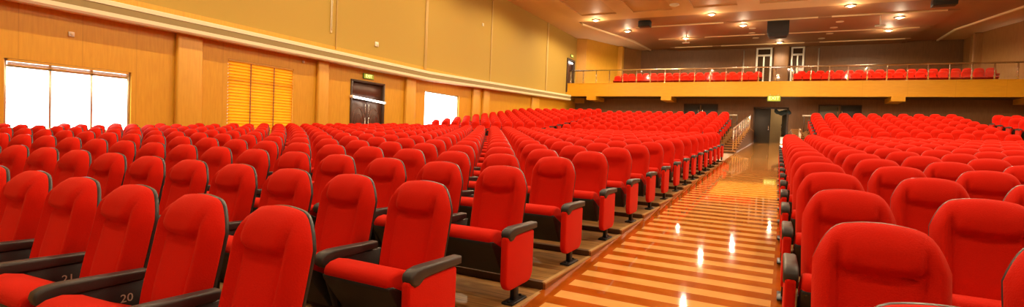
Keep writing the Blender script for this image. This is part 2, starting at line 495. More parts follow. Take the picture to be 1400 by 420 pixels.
PAN = [(-.188, .432), (-.18, .41), (-.015, .185), (.02, .172), (.10, .195), (.215, .29), (.21, .345), (.05, .335), (-.155, .44), (-.182, .442)]
ARM = [(-.135, .452), (-.162, .47), (-.172, .497), (-.164, .524), (-.135, .540), (-.08, .548), (.02, .546), (.28, .538), (.28, .492), (.0, .486), (-.06, .482), (-.10, .456)]
def add_cushion(mb, r=.02): mb.prism(CUSH, -.236, .236, 'red', r, 3)
def add_pan(mb, r=.008): mb.prism(PAN, -.24, .24, 'black', r, 2)
def add_arm(mb, x, r=.014, key='arm'): mb.prism(ARM, x - .036, x + .036, key, r, 3)
def add_armpanel(mb, x): mb.prism([(-.04, .20), (.20, .20), (.29, .28), (.33, .485), (-.11, .487), (-.10, .36)], x - .014, x + .014, 'black', .005, 1)
def rrect(y0, y1, z0, z1, rb, rt, n=5):
    out = []
    for (cy, cz, r, a0) in ((y1 - rb, z0 + rb, rb, -90), (y1 - rt, z1 - rt, rt, 0), (y0 + rt, z1 - rt, rt, 90), (y0 + rb, z0 + rb, rb, 180)):
        for k in range(n + 1):
            t = math.radians(a0 + 90 * k / n); out.append((cy + r * math.cos(t), cz + r * math.sin(t)))
    return out
def add_side(mb, x, s): 
    mb.prism(rrect(-.18, .245, .105, .485, .085, .02), x - .026, x + .026, 'red', .014, 3)
def add_ped(mb, x):
    mb.bbox(x - .018, x + .018, -.035, .035, .012, .30, 'steel_black', .005, 1)
    mb.bbox(x - .045, x + .045, -.11, .12, 0, .018, 'steel_black', .005, 1)
    for yy in (-.085, .095): mb.lathe([(.012, .018), (.012, .027), (.006, .030)], 'steel_black', 6, Matrix.Translation((x, yy, 0)))

SEATM = {}
def sm_mesh(key, fn):
    if key not in SEATM:
        q = MB(); fn(q); SEATM[key] = q.mesh(key.split('|')[0])
    return SEATM[key]
def part(name, me, parent):
    o = bpy.data.objects.new(name, me); C.objects.link(o); o.parent = parent; return o

ORD = ['zeroth', 'first', 'second', 'third', 'fourth', 'fifth', 'sixth', 'seventh', 'eighth', 'ninth', 'tenth', 'eleventh', 'twelfth', 'thirteenth', 'fourteenth', 'fifteenth', 'sixteenth', 'seventeenth', 'eighteenth', 'nineteenth', 'twentieth', 'twenty-first', 'twenty-second', 'twenty-third', 'twenty-fourth', 'twenty-fifth', 'twenty-sixth', 'twenty-seventh', 'twenty-eighth', 'twenty-ninth', 'thirtieth', 'thirty-first', 'thirty-second', 'thirty-third', 'thirty-fourth', 'thirty-fifth', 'thirty-sixth', 'thirty-seventh', 'thirty-eighth', 'thirty-ninth', 'fortieth']

def make_seat(l, n, k, side, lod):
    e = EL if side < 0 else ER
    z = tier_z(n) - (.008 if side > 0 and n == 0 else 0); a = ap(n) - bow(l); rz = math.atan(-slope_bow(l))
    if side < 0:
        lab = (f'red plush seat beside the striped aisle in the {ORD[n+1]} row, window side' if k == 0 else
               f'red plush seat, {ORD[k+1]} from the striped aisle in the {ORD[n+1]} row, window side')
    else:
        if n == 0: lab = 'red plush seat nearest the camera, only its rounded top edge showing' if k == 0 else f'red plush seat nearest the camera, {ORD[k+1]} from the aisle, away from windows'
        else:
            lab = (f'red plush seat beside the striped aisle, {ORD[n]} full row, opposite the windows' if k == 0 else
                   f'red plush seat, {ORD[k+1]} from the striped aisle, {ORD[n]} full row, opposite the windows')
    root = empty('auditorium_seat', (l, a, z), rz, lab, 'seat', 'red seats between windows and striped aisle' if side < 0 else 'red seats across the aisle from the windows')
    hi = lod == 0
    nu, nv = ((22, 28), (14, 16), (10, 10))[lod]
    part('backrest', sm_mesh(f'backrest|{lod}', lambda q: add_back(q, nu, nv)), root)
    part('back_shell', sm_mesh(f'back_shell|{lod}', lambda q: add_shell(q, (22, 14, 10)[lod], (18, 12, 8)[lod])), root)
    part('seat_cushion', sm_mesh('seat_cushion', lambda q: add_cushion(q)), root)
    inner = -.30 if side < 0 else .30          # the shared arm away from the aisle
    if lod < 2 or k == 0:
        part('seat_pan', sm_mesh('seat_pan', lambda q: add_pan(q)), root)
        part('armrest', sm_mesh(f'armrest|{side}', lambda q: add_arm(q, inner)), root)
    if lod == 0 or k == 0:
        p = part('arm_support', sm_mesh(f'arm_support|{side}', lambda q: add_armpanel(q, inner)), root)
        part('pedestal', sm_mesh(f'pedestal|{side}', lambda q: add_ped(q, inner)), root)
        if side < 0 and n == 0 and k in (1, 2):
            R = Matrix(((0, 0, 1), (1, 0, 0), (0, 1, 0))).to_4x4()
            t = text('seat_number', '21' if k == 2 else '20', .058, 'ivory', p, Matrix.Translation((inner + .0148, .19, .408)) @ R)
            root['label'] = lab.replace('red plush seat', 'red seat numbered twenty-one' if k == 2 else 'red seat numbered twenty')
            root['label'] = ('red plush seat whose black arm support reads 21, first row, window side' if k == 2 else
                             'red plush seat with half-hidden number beside the seat reading 21, first row')
    if k == 0:
        x = EL - l if side < 0 else ER - l
        if n < 9: part('armrest', sm_mesh(f'armrest|aisle{side}', lambda q: add_arm(q, x)), root)
        else: part('armrest', sm_mesh(f'armrest|aisle{side}', lambda q: add_arm(q, x)), root)
        part('side_panel', sm_mesh(f'side_panel|{side}', lambda q: add_side(q, x, side)), root)
        part('pedestal', sm_mesh(f'pedestal|aisle{side}', lambda q: add_ped(q, x)), root)
    return root

cand = []
for n in range(NROW):
    for k in range(23):
        l = -1.935 - PITCH * k
        if l > WL + .3: cand.append((l, n, k, -1))
        l = .385 + PITCH * k
        if l < WR - .3: cand.append((l, n, k, 1))
near, farl = [], []
for (l, n, k, side) in cand:
    a = ap(n) - bow(l); z = tier_z(n)
    pts = [project((l + dx, a + dy, z + h)) for dx in (-.25, .25) for (dy, h) in ((.33, .93), (.25, .45), (-.35, .5))]
    vis = [p for p in pts if p and -2 < p[0] < 1402 and -2 < p[1] < 421]
    if vis: near.append((min(p[2] for p in vis), l, n, k, side))
    else: farl.append((l, n, k, side))
near.sort()
for i, (d, l, n, k, side) in enumerate(near[:300]):
    make_seat(l, n, k, side, 0 if d < 4.6 else (1 if d < 8 else 2))
# everything beyond the nearest three hundred: one mass of seats
mass = MB()
q = MB(); add_back(q, 8, 8); add_shell(q, 6, 6); q.prism(CUSH, -.246, .246, 'red'); q.prism(PAN, -.24, .24, 'black')
qm = MB(); qm.prism(ARM, -.332, -.268, 'arm')
qe = MB(); qe.prism(rrect(-.18, .245, .105, .485, .085, .02, 2), -.026, .026, 'red'); qe.prism(ARM, -.036, .036, 'arm'); qe.box(-.018, .018, -.035, .035, 0, .2, 'steel_black')
def put(src, T):
    b = len(mass.v); mass.v += [tuple(T @ Vector(p)) for p in src.v]
    idx = [mass.m(k) for k in src.mats]
    for f, mi, s_ in zip(src.f, src.mi, src.sm):
        mass.f.append([i + b for i in f]); mass.mi.append(idx[mi]); mass.sm.append(s_)
rest = [(l, n, k, s_) for (_, l, n, k, s_) in near[300:]] + [c for c in farl if c[1] > 0 or abs(c[0]) < 9]
for (l, n, k, side) in rest:
    T = Matrix.Translation((l, ap(n) - bow(l), tier_z(n))) @ Matrix.Rotation(math.atan(-slope_bow(l)), 4, 'Z')
    put(q, T); put(qm, T if side < 0 else T @ Matrix.Translation((.6, 0, 0)))
    if k == 0: put(qe, T @ Matrix.Translation(((EL if side < 0 else ER) - l, 0, 0)))
for (l, a, z, k, b) in upper:
    put(q, Matrix.Translation((l, a, z))); put(qm, Matrix.Translation((l + (.6 if BLK[b][1] > 0 else 0), a, z)))
    if k == 0: put(qe, Matrix.Translation((l - BLK[b][1] * .32, a, z)))
mo = mass.build('auditorium_seats')
tag(mo, 'farther red plush seats massed towards the walls and up the rear tiers', 'seats', None, 'stuff')

# ------------------------------------------------------------------ left wall (windows, door)
W1, W2, W3 = (4.64, 7.2, 1.05, 2.71), (9.92, 12.40, 1.25, 3.53), (20.15, 23.2, 1.6, 3.55)
DR = (15.17, 17.2, ramp_z(16), 3.53)
def wall_with_holes(x, y0, y1, z0, z1, holes, key, t=.24, out=-1):
    """solid wall in the plane x, thickness t away from the room, with rectangular openings (ya, yb, za, zb)"""
    mb = MB(); xs = sorted((x, x + out * t))
    cuts = sorted({y0, y1, *[h[0] for h in holes], *[h[1] for h in holes]})
    for a, b in zip(cuts, cuts[1:]):
        hs = [h for h in holes if h[0] <= a + 1e-6 and h[1] >= b - 1e-6]
        z = z0
        for h in sorted(hs, key=lambda h: h[2]):
            if h[2] > z: mb.box(*xs, a, b, z, h[2], key)
            z = h[3]
        if z < z1: mb.box(*xs, a, b, z, z1, key)
    return mb
struct(wall_with_holes(WL, -14, 42.6, -.1, 4.7, [W1, W2, W3, (DR[0], DR[1], DR[2] - .9, DR[3])], 'lam'), 'wall_left')
mb = MB()
mb.box(WL - .24, WL, -14, 38.9, 4.7, CZ + .1, 'panel')
mb.box(WL - .24, WL, 38.9, 40.55, 8.2, CZ + .1, 'panel'); mb.box(WL - .24, WL, 38.9, 40.55, 4.7, 5.35, 'panel'); mb.box(WL - .24, WL, 40.55, 41.05, 4.7, CZ + .1, 'panel')
struct(mb, 'wall_left_upper')
# flat pilasters on the lower wall, pale strips on the upper one
tn = 1
for (a0, a1, key) in ((8.30, 9.05, 'pil'), (13.4, 13.92, 'pil'), (18.55, 19.25, 'pil'), (24.45, 25.2, 'pil'), (25.6, 26.3, 'pil'), (32.3, 33.5, 'pil')):
    mb = MB(); mb.bbox(WL - .02, WL + .16, a0, a1, 0, 4.3, key, .06, 3); struct(mb, f'trim_{tn}'); tn += 1
for a0, w in ((14.3, .05), (19.95, .2), (26.4, .1), (34.7, .25)):
    mb = MB(); mb.bbox(WL - .02, WL + .05, a0, a0 + w, 4.6, CZ, 'seam', .01, 1); struct(mb, f'trim_{tn}'); tn += 1
# the cream ledge that runs the length of the wall
mb = MB()
ya = [-14, 0, 5, 10, 15, 20, 24, 28, 32, 36, 39.0]
def lz(a): return 4.0 if a < 20 else 4.0 + .033 * (a - 20)
prof = [(0, .02), (.42, 0), (.46, .05), (.46, .15), (.445, .155), (.445, .33), (.46, .335), (.46, .44), (.40, .47), (0, .47)]
keys = ['cream', 'cream', 'cream', 'groove', 'groove', 'groove', 'cream', 'cream', 'cream']
vs = [(WL + p[0], a, lz(a) + p[1]) for a in ya for p in prof]; n = len(prof)
for j in range(n - 1):
    mb.add(vs, [(i * n + j, i * n + j + 1, (i + 1) * n + j + 1, (i + 1) * n + j) for i in range(len(ya) - 1)], keys[j])
bm_ = struct(mb, f'trim_{tn}'); tn += 1

def window(num, w, bars, transom, blindbar=False):
    a0, a1, z0, z1 = w
    e = empty(f'window_{num}', (WL - .12, (a0 + a1) / 2, z0)); e['kind'] = 'structure'
    h = (a1 - a0) / 2; H = z1 - z0
    q = MB()
    for (y0, y1, zz0, zz1) in ((-h, -h + .06, 0, H), (h - .06, h, 0, H), (-h + .06, h - .06, 0, .06), (-h + .06, h - .06, H - .06, H)):
        q.bbox(-.05, .05, y0, y1, zz0, zz1, 'satin', .008, 1)
    for b in bars: q.bbox(-.03, .03, b - .025, b + .025, .06, H - .06, 'satin', .006, 1)
    if transom: q.bbox(-.03, .03, -h + .06, h - .06, transom - .03, transom + .03, 'satin', .006, 1)
    q.build('window_frame', e)
    q = MB(); q.box(-.006, .006, -h + .04, h - .04, .04, H - .04, 'glass'); q.build('window_pane', e)
    return e
window(1, W1, (-.42, .42), 1.50); window(2, W2, (-.42, .42), 1.62); window(3, W3, (), None)
# wooden blind hanging in window 2
a0, a1, z0, z1 = W2
bl = empty('window_blind', (WL - .035, (a0 + a1) / 2, z0), 0, 'closed wooden venetian blind filling the second window, glowing amber from daylight', 'blind')
h = (a1 - a0) / 2 - .02
q = MB(); ns = 22
for k in range(ns):
    zc = .06 + (z1 - z0 - .16) * k / (ns - 1)
    T = Matrix.Translation((0, 0, zc)) @ Matrix.Rotation(math.radians(-64), 4, 'Y')
    arc = [(-.056, -.024), (-.03, -.004), (0, .006), (.03, -.004), (.056, -.024)]
    q.prism(arc + [(x_, z_ - .003) for x_, z_ in arc[::-1]], -h, h, 'slat', axis='y', smooth=False, T=T)
q.build('slat', bl)
q = MB(); q.bbox(-.03, .03, -h, h, z1 - z0 - .07, z1 - z0 - .005, 'pil', .008, 2); q.build('head_rail', bl)
q = MB(); q.bbox(-.03, .03, -h, h, .0, .035, 'pil', .008, 2); q.build('bottom_rail', bl)
for y in (-h * .36, h * .36):
    q = MB(); q.box(.036, .039, y - .02, y + .02, .03, z1 - z0 - .06, 'carve'); q.build('ladder_tape', bl)
# rolled-up blind across the head of window 1
a0, a1, z0, z1 = W1
rb = empty('window_blind', (WL - .04, (a0 + a1) / 2, z1 - .11), 0, 'bunched-up wooden blind along the head of the big bright window', 'blind')
q = MB(); h = (a1 - a0) / 2 - .06
q.bbox(-.035, .035, -h, h, .05, .105, 'pil', .01, 2); q.build('head_rail', rb)
q = MB()
for k in range(8): q.box(-.03, .03, -h, h, -.03 + k * .009, -.026 + k * .009, 'slat')
q.build('slat', rb)

# the carved double door in the left wall
def double_door(num, a0, a1, z0, z1, x, facing, key, carved=True, tube=False):
    e = empty(f'door_{num}', (x, (a0 + a1) / 2, z0)); e['kind'] = 'structure'
    h = (a1 - a0) / 2; H = z1 - z0; s = facing
    q = MB()
    for (y0, y1, zz0, zz1) in ((-h, -h + .09, 0, H), (h - .09, h, 0, H), (-h + .09, h - .09, H - .09, H)):
        q.bbox(-.22, .03, y0, y1, zz0, zz1, 'frame_dark', .01, 1)
    q.bbox(-.16, -.02, -h + .09, h - .09, H * .70, H * .70 + .07, 'frame_dark', .01, 1)
    q.build('door_frame', e)
    q = MB(); q.bbox(-.14, -.09, -h + .09, h - .09, H * .70 + .07, H - .09, key, .006, 1)
    q.bbox(-.10, -.078, -h + .2, h - .2, H * .70 + .15, H - .17, key, .01, 1); q.build('transom_panel', e)
    for sd in (-1, 1):
        y0, y1 = sorted((sd * .006, sd * (h - .09)))
        q = MB(); q.bbox(-.14, -.09, y0, y1, .01, H * .70, key, .006, 1); d = q.build('door_leaf', e)
        if carved:
            q = MB()
            cy = (y0 + y1) / 2; w = (y1 - y0) * .36
            arc = [(-.088, cy + w * math.cos(t), H * .34 + H * .24 * math.sin(t)) for t in [math.pi * i / 14 for i in range(15)]]
            q.tube([(-.088, cy + w, .25)] + arc + [(-.088, cy - w, .25), (-.088, cy + w, .25)], .018, 'carve', 6)
            arc2 = [(-.088, cy + w * .62 * math.cos(t), H * .34 + H * .15 * math.sin(t)) for t in [math.pi * i / 14 for i in range(15)]]
            q.tube([(-.088, cy + w * .62, .5)] + arc2 + [(-.088, cy - w * .62, .5), (-.088, cy + w * .62, .5)], .014, 'carve', 6)
            q.build('carved_molding', d)
        q = MB(); yy = sd * .10
        q.tube([(-.09, yy, H * .50), (-.05, yy, H * .50), (-.05, yy, H * .64), (-.09, yy, H * .64)], .016, 'chrome', 8)
        q.tube([(-.09, yy, H * .22), (-.05, yy, H * .22), (-.05, yy, H * .44), (-.09, yy, H * .44)], .016, 'chrome', 8)
        q.build('door_handle', d)
    return e
double_door(1, *DR[:2], DR[2], DR[3], WL + .02, 1, 'doorwood')
q = MB(); q.tube([(0, -1.02, .06), (0, .92, -.06)], .045, 'tube', 10)  # emissive bar along the door's transom line, given a tube's shape
lt = empty('glowing_bar', (WL + .0, 16.2, DR[2] + (DR[3] - DR[2]) * .70 + .035), 0, 'glowing white bar across the dark double door in the side wall', 'tube light')
lt.location.x = WL + .11
q.build('bar_body', lt)
q = MB()
for y, z in ((-1.04, .061), (.94, -.061)): q.bbox(-.10, .06, y - .03, y + .03, z - .06, z + .06, 'white', .01, 1)
q.build('end_cap', lt)

def exit_sign(name, loc, rz, w, h, label, hung=0.):
    e = empty(name, loc, rz, label, 'exit sign')
    q = MB(); q.bbox(-w / 2, w / 2, -.03, .03, -h / 2, h / 2, 'signgreen', .008, 1); q.build('housing', e)
    q = MB(); q.box(-w / 2 + .02, w / 2 - .02, -.034, -.031, -h / 2 + .02, h / 2 - .02, 'signglow'); p = q.build('lit_face', e)
    text('lettering', 'EXIT', h * .80, 'signtext', p, Matrix.Translation((0, -.036, 0)) @ Matrix.Rotation(math.pi / 2, 4, 'X'), .002)
    if hung:
        q = MB()
        for x in (-w * .3, w * .3): q.tube([(x, 0, h / 2 - .01), (x, 0, h / 2 + hung)], .012, 'satin', 6)
        q.build('hanger', e)
    return e
exit_sign('exit_sign', (WL + .03, 16.15, 3.74), math.pi / 2, .62, .24, 'small EXIT sign above the carved double door in the orange side wall')
def sensor(a, z, label, s=.12, x=WL):
    e = empty('wall_sensor', (x, a, z), 0, label, 'wall sensor')
    q = MB(); q.bbox(0, .05, -s / 2, s / 2, -s / 2, s / 2, 'white', .012, 2); q.build('housing', e)
    q = MB(); q.lathe([(s * .28, 0), (s * .26, .012), (s * .1, .02)], 'cream', 12, Matrix.Translation((.05, 0, 0)) @ Matrix.Rotation(math.pi / 2, 4, 'Y')); q.build('lens', e)
sensor(5.86, 3.49, 'small white box on the orange wall above the big bright window')
sensor(12.8, 3.86, 'tiny pale box on the orange wall just past the amber blind', .09)
sensor(16.6, 5.22, 'small white box on the olive panel just above the cream ledge', .2)
sensor(25.4, 8.0, 'tiny pale box high on the olive wall near the ceiling', .16)
# slim upright fixture on the upper wall
e = empty('wall_strip', (WL, 14.05, 5.2), 0, 'slim pale upright strip fixed on the olive upper wall', 'wall strip')
q = MB(); q.bbox(0, .06, -.04, .04, 0, 2.6, 'cream', .012, 1); q.build('housing', e)
q = MB(); q.box(.06, .064, -.015, .015, .08, 2.5, 'groove'); q.build('slot', e)

# ------------------------------------------------------------------ rear side walls, right wall, back walls, front wall
def poly_wall(pts, z0, z1, key, name, t=.2):
    """upright wall along a plan polyline, thickened on its left-hand side"""
    mb = MB()
    for (p, q_) in zip(pts, pts[1:]):
        p, q_ = Vector(p), Vector(q_); d = (q_ - p).normalized(); nrm = Vector((-d.y, d.x)) * t
        mb.prism([tuple(p), tuple(q_), tuple(q_ + nrm), tuple(p + nrm)], z0, z1, key, axis='z', smooth=False)
    return struct(mb, name)
poly_wall([(WL, 41.05), (-15.0, 41.35), (-13.25, 45.6)], 4.6, CZ + .1, 'lam', 'wall_rear_left')
poly_wall([(-13.25, 45.6), (-12.25, 47.6), (-11.9, rear(48.9, -11.9))], 4.6, CZ + .1, 'brownwall2', 'wall_rear_left_inner')
mb = MB(); mb.bbox(-13.5, -12.95, 45.3, 46.0, 5.2, CZ, 'pil', .1, 3); struct(mb, f'trim_{tn}'); tn += 1
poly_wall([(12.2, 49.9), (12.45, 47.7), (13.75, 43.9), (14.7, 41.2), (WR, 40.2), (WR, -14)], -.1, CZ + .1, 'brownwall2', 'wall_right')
mb = MB(); mb.bbox(12.1, 12.75, 47.2, 47.9, 5.2, CZ, 'brownwall2', .1, 3); struct(mb, f'trim_{tn}'); tn += 1
def backwall(a0, z0, z1, key, name, holes=(), xa=WL - .2, xb=WR + .2, t=.2):
    mb = MB()
    cuts = sorted({xa, xb, *[h[0] for h in holes], *[h[1] for h in holes]})
    for x0, x1 in zip(cuts, cuts[1:]):
        hs = sorted([h for h in holes if h[0] <= x0 + 1e-6 and h[1] >= x1 - 1e-6], key=lambda h: h[2])
        z = z0
        def slab(za, zb): mb.prism([(x0, rear(a0, x0)), (x1, rear(a0, x1)), (x1, rear(a0, x1) + t), (x0, rear(a0, x0) + t)], za, zb, key, axis='z', smooth=False)
        for h in hs:
            if h[2] > z: slab(z, h[2])
            z = h[3]
        if z < z1: slab(z, z1)
    return struct(mb, name)
DZ0 = ramp_z(42)
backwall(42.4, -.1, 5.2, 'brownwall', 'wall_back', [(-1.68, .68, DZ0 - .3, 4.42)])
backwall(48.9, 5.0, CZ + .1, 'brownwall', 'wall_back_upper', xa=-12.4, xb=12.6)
mb = MB(); mb.box(WL - .3, WR + .3, -14.2, -14, -.1, CZ + .1, 'brownwall2'); struct(mb, 'wall_front')

# ------------------------------------------------------------------ balcony
BZ0, BZ1 = 5.0, 6.03
mb = MB(); xa, xb = WL + .02, WR - .02
def rprism(mb, xa, xb, a0, a1, z0, z1, key):
    mb.prism([(xa, rear(a0, xa)), (xb, rear(a0, xb)), (xb, rear(a1, xb)), (xa, rear(a1, xa))], z0, z1, key, axis='z', smooth=False)
rprism(mb, xa, xb, 40.05, 40.2, BZ0, BZ1, 'balc'); rprism(mb, xa, xb, 40.02, 40.26, BZ1, BZ1 + .05, 'balc')
struct(mb, 'balcony_front_wall')
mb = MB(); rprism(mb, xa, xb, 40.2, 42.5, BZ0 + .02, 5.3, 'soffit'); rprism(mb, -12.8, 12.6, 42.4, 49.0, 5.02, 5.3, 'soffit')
struct(mb, 'balcony_floor')
bn = 0
for lx in (-13.6, -7.7, 6.85, 13.6):
    mb = MB(); rprism(mb, lx - .38, lx + .38, 39.98, 42.3, BZ0 - .30, BZ0 + .1, 'balc'); struct(mb, f'balcony_beam_{bn+1}'); bn += 1
# the railing: posts, clamps, glass, top tube
rl = empty('balcony_railing', (0, 40.13, BZ1 + .05), math.atan(ROT), 'long polished steel and glass railing along the top of the balcony front', 'railing')
px0, px1, pitch_ = -15.5, 15.0, 1.085
posts = []; x = px0
while x < px1: posts.append(x); x += pitch_
RH = 1.0
for x in posts:
    q = MB(); q.tube([(x, 0, 0), (x, 0, RH)], .042, 'chrome', 8); q.lathe([(.08, 0), (.08, .02), (.04, .03)], 'chrome', 10, Matrix.Translation((x, 0, 0)))
    p = q.build('post', rl)
    for z in (.22, .72): MB().bbox(x - .06, x + .06, -.03, .03, z - .035, z + .035, 'chrome', .012, 2).build('clamp', p)
for x in posts[:-1]:
    q = MB(); q.box(x + .05, x + pitch_ - .05, -.006, .006, .10, .90, 'railglass'); q.build('glass_pane', rl)
q = MB(); q.tube([(px0 - .1, 0, RH + .03), (posts[-1] + .1, 0, RH + .03)], .055, 'chrome', 10); q.build('top_rail', rl)

# balcony seats: one front row on a step behind the railing
def bal_seat(l, row, lab):
    a = rear(41.5 + .95 * row, l); z = 5.93 + .30 * row
    o = empty('balcony_chair', (l, a, z), math.atan(ROT), lab, 'seat', 'red seats in the balcony front row' if row == 0 else 'red seats in the balcony second row')
    o.scale = (1.22, 1, 1)
    part('backrest', sm_mesh('backrest|2', None), o); part('back_shell', sm_mesh('back_shell|2', None), o)
    part('seat_cushion', sm_mesh('seat_cushion', None), o)
    part('pedestal', sm_mesh('pedestal|mid', lambda q: add_ped(q, 0.)), o)
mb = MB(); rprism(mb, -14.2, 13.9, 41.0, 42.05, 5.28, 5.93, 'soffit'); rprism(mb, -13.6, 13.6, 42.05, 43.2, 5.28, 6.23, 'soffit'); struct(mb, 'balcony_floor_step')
bx = [-12.0 + .6 * i for i in range(18)]; bx2 = [1.1 + .6 * i for i in range(19)]
for row in (0, 1):
    w_ = ('front', 'second')[row]
    for i, l in enumerate(bx): bal_seat(l + .3 * row, row, f'red balcony seat, {ORD[i+1]} from the window-wall end of its {w_} row')
    for i, l in enumerate(bx2): bal_seat(l + .3 * row, row, f'red balcony seat, {ORD[i+1]} past the central gap in the {w_} row')

# glazed white-framed doorways on the balcony's back wall
def glazed(num, x0, x1, z1):
    l = (x0 + x1) / 2; a = rear(48.9, l) - .05
    e = empty(f'door_{num}', (l, a, 5.3), math.atan(ROT)); e['kind'] = 'structure'
    h = (x1 - x0) / 2; H = z1 - 5.3; q = MB()
    for (u0, u1, w0, w1) in ((-h, -h + .15, 0, H), (h - .15, h, 0, H), (-h + .15, h - .15, H - .12, H), (-h + .15, h - .15, 4.0, 4.16), (-.06, .06, .06, 4.0)):
        q.bbox(u0, u1, -.06, .04, w0, w1, 'white', .012, 1)
    q.build('door_frame', e)
    for (u0, u1) in ((-h + .12, -.05), (.05, h - .12)):
        q = MB(); q.box(u0, u1, -.012, .0, .05, 4.0, 'darkglass'); q.build('door_pane', e)
    q = MB(); q.box(-h + .12, h - .12, -.012, 0, 4.14, H - .09, 'darkglass'); q.build('transom_pane', e)
M['darkglass'] = mat('dark_glass', (.05, .028, .014), .12)
glazed(2, -1.98, -.72, 10.04); glazed(3, .70, 1.72, 10.04)
mb = MB(); l = 0.0; mb.bbox(-.62, .58, rear(48.9, 0) - .5, rear(48.9, 0) + .02, 5.3, CZ, 'brownwall', .12, 3); struct(mb, f'trim_{tn}'); tn += 1
for l in (-2.95, 2.75):
    mb = MB(); mb.bbox(l - .05, l + .05, rear(48.9, l) - .08, rear(48.9, l) + .02, 5.3, 9.9, 'satin', .02, 1); struct(mb, f'trim_{tn}'); tn += 1

# upper door on the left wall by the balcony end
e = empty('door_4', (WL + .0, 39.7, 5.35)); e['kind'] = 'structure'
q = MB()
for (y0, y1, z0, z1) in ((-.82, -.70, 0, 2.85), (.70, .84, 0, 2.85), (-.70, .70, 2.73, 2.85)): q.bbox(-.2, .12, y0, y1, z0, z1, 'frame_dark', .01, 1)
q.build('door_frame', e)
q = MB(); q.bbox(-.14, -.08, -.70, .70, 0, 2.73, 'doorwood', .008, 1); d = q.build('door_leaf', e)
q = MB(); q.tube([(-.08, .5, 1.0), (-.02, .5, 1.0), (-.02, .5, 1.5), (-.08, .5, 1.5)], .02, 'chrome', 8); q.build('door_handle', d)
q = MB(); q.bbox(-.05, .02, -.55, .55, 2.5, 2.62, 'tube', .02, 2); q.build('lit_bar', e)
exit_sign('exit_sign', (WL + .04, 39.9, 8.5), math.pi / 2, .6, .24, 'small EXIT sign above the upper door at the balcony end')

# EXIT sign hung under the balcony edge
exit_sign('exit_sign', (-.33, 39.95, 4.86), 0, .84, .42, 'yellow-green EXIT sign hanging under the balcony above the aisle', .1)

# doors in the back wall under the balcony
e = empty('door_5', (-.50, rear(42.4, -.50), DZ0 - .02), math.atan(ROT)); e['kind'] = 'structure'
H = 4.42 - DZ0
q = MB()
for (u0, u1, z0, z1) in ((-1.18, -1.06, 0, H), (1.06, 1.18, 0, H), (-1.06, 1.06, H - .12, H)): q.bbox(u0, u1, -.06, .22, z0, z1, 'frame_dark', .012, 1)
q.build('door_frame', e)
q = MB(); q.bbox(-1.06, -.0, .0, .07, .02, H - .12, 'doorgrey', .008, 1); d = q.build('door_leaf', e)
q = MB(); q.tube([(-.12, 0, 1.0), (-.12, -.06, 1.0), (-.12, -.06, 1.5), (-.12, 0, 1.5)], .02, 'chrome', 8); q.build('door_handle', d)
T = Matrix.Translation((1.06, .05, 0)) @ Matrix.Rotation(math.radians(-78), 4, 'Z')
q = MB(); q.bbox(-1.04, 0, .0, .06, .02, H - .12, 'doorgrey', .008, 1, T=T); d = q.build('door_leaf', e)
q = MB(); q.tube([(-.92, 0, 1.0), (-.92, -.06, 1.0), (-.92, -.06, 1.5), (-.92, 0, 1.5)], .02, 'chrome', 8, T=T); q.build('door_handle', d)
# corridor beyond the open leaf
mb = MB(); y0 = 42.62
mb.box(-1.7, 1.5, y0 + 2.6, y0 + 2.75, DZ0 - .1, 4.8, 'beige'); mb.box(-1.85, -1.7, y0, y0 + 2.75, DZ0 - .1, 4.8, 'beige'); mb.box(1.5, 1.65, y0, y0 + 2.75, DZ0 - .1, 4.8, 'beige'); mb.box(-1.85, 1.65, y0, y0 + 2.75, 4.8, 4.9, 'beige')
mb.box(.28, .36, y0 + 2.54, y0 + 2.62, DZ0, 4.75, 'white')
struct(mb, 'wall_corridor')
mb = MB(); mb.box(-1.85, 1.65, y0 - .3, y0 + 2.75, DZ0 - .15, DZ0 - .03, 'landing' if M['landing'] else 'planks'); struct(mb, 'floor')
# bunched dark drape above the open leaf, white bin at its foot
e = empty('door_drape', (.20, 42.50, 4.18), 0, 'dark bunched drape slung across the top of the open doorway', 'drape')
q = MB(); vs = []; fs = []; nu = 24
for i in range(nu + 1):
    u = i / nu; sag = .16 * math.sin(math.pi * u) * (1 + .3 * math.sin(9 * u)) + (.25 if u > .8 else 0) * (u - .8) * 5
    for j in range(6):
        t = 2 * math.pi * j / 6; r = .17 + .07 * math.sin(7 * u + j) + .05 * math.sin(17 * u)
        vs.append((-.48 + u * 1.12, r * .6 * math.cos(t), -.02 - sag + r * math.sin(t)))
for i in range(nu):
    for j in range(6): fs.append((i * 6 + j, i * 6 + (j + 1) % 6, (i + 1) * 6 + (j + 1) % 6, (i + 1) * 6 + j))
fs.append(tuple(range(6))); fs.append(tuple(range(nu * 6, nu * 6 + 6))[::-1])
q.add(vs, fs, 'cloth', True); q.build('cloth', e)
q = MB(); q.tube([(-.45, 0, .08), (.64, 0, .08)], .02, 'satin', 8); q.build('curtain_rod', e)
e = empty('floor_bin', (.40, 41.7, ramp_z(41.95)), 0, 'white upright bin beside the open rear door', 'bin')
q = MB(); q.bbox(-.2, .2, -.14, .14, 0, .42, 'white', .03, 2); q.build('body', e)
q = MB(); q.bbox(-.22, .22, -.16, .16, .42, .48, 'cream', .03, 2); q.build('lid', e)
e = empty('corridor_light', (.45, 44.2, 4.74), 0, 'bright lamp glimpsed in the corridor beyond the open rear door', 'light')
q = MB(); q.lathe([(.02, .06), (.2, .06), (.22, 0), (.18, -.05), (.02, -.08)], 'lamp', 16); q.build('lamp_globe', e)
q = MB(); q.lathe([(.24, .06), (.24, .03), (.2, .02)], 'satin', 16); q.build('rim', e)

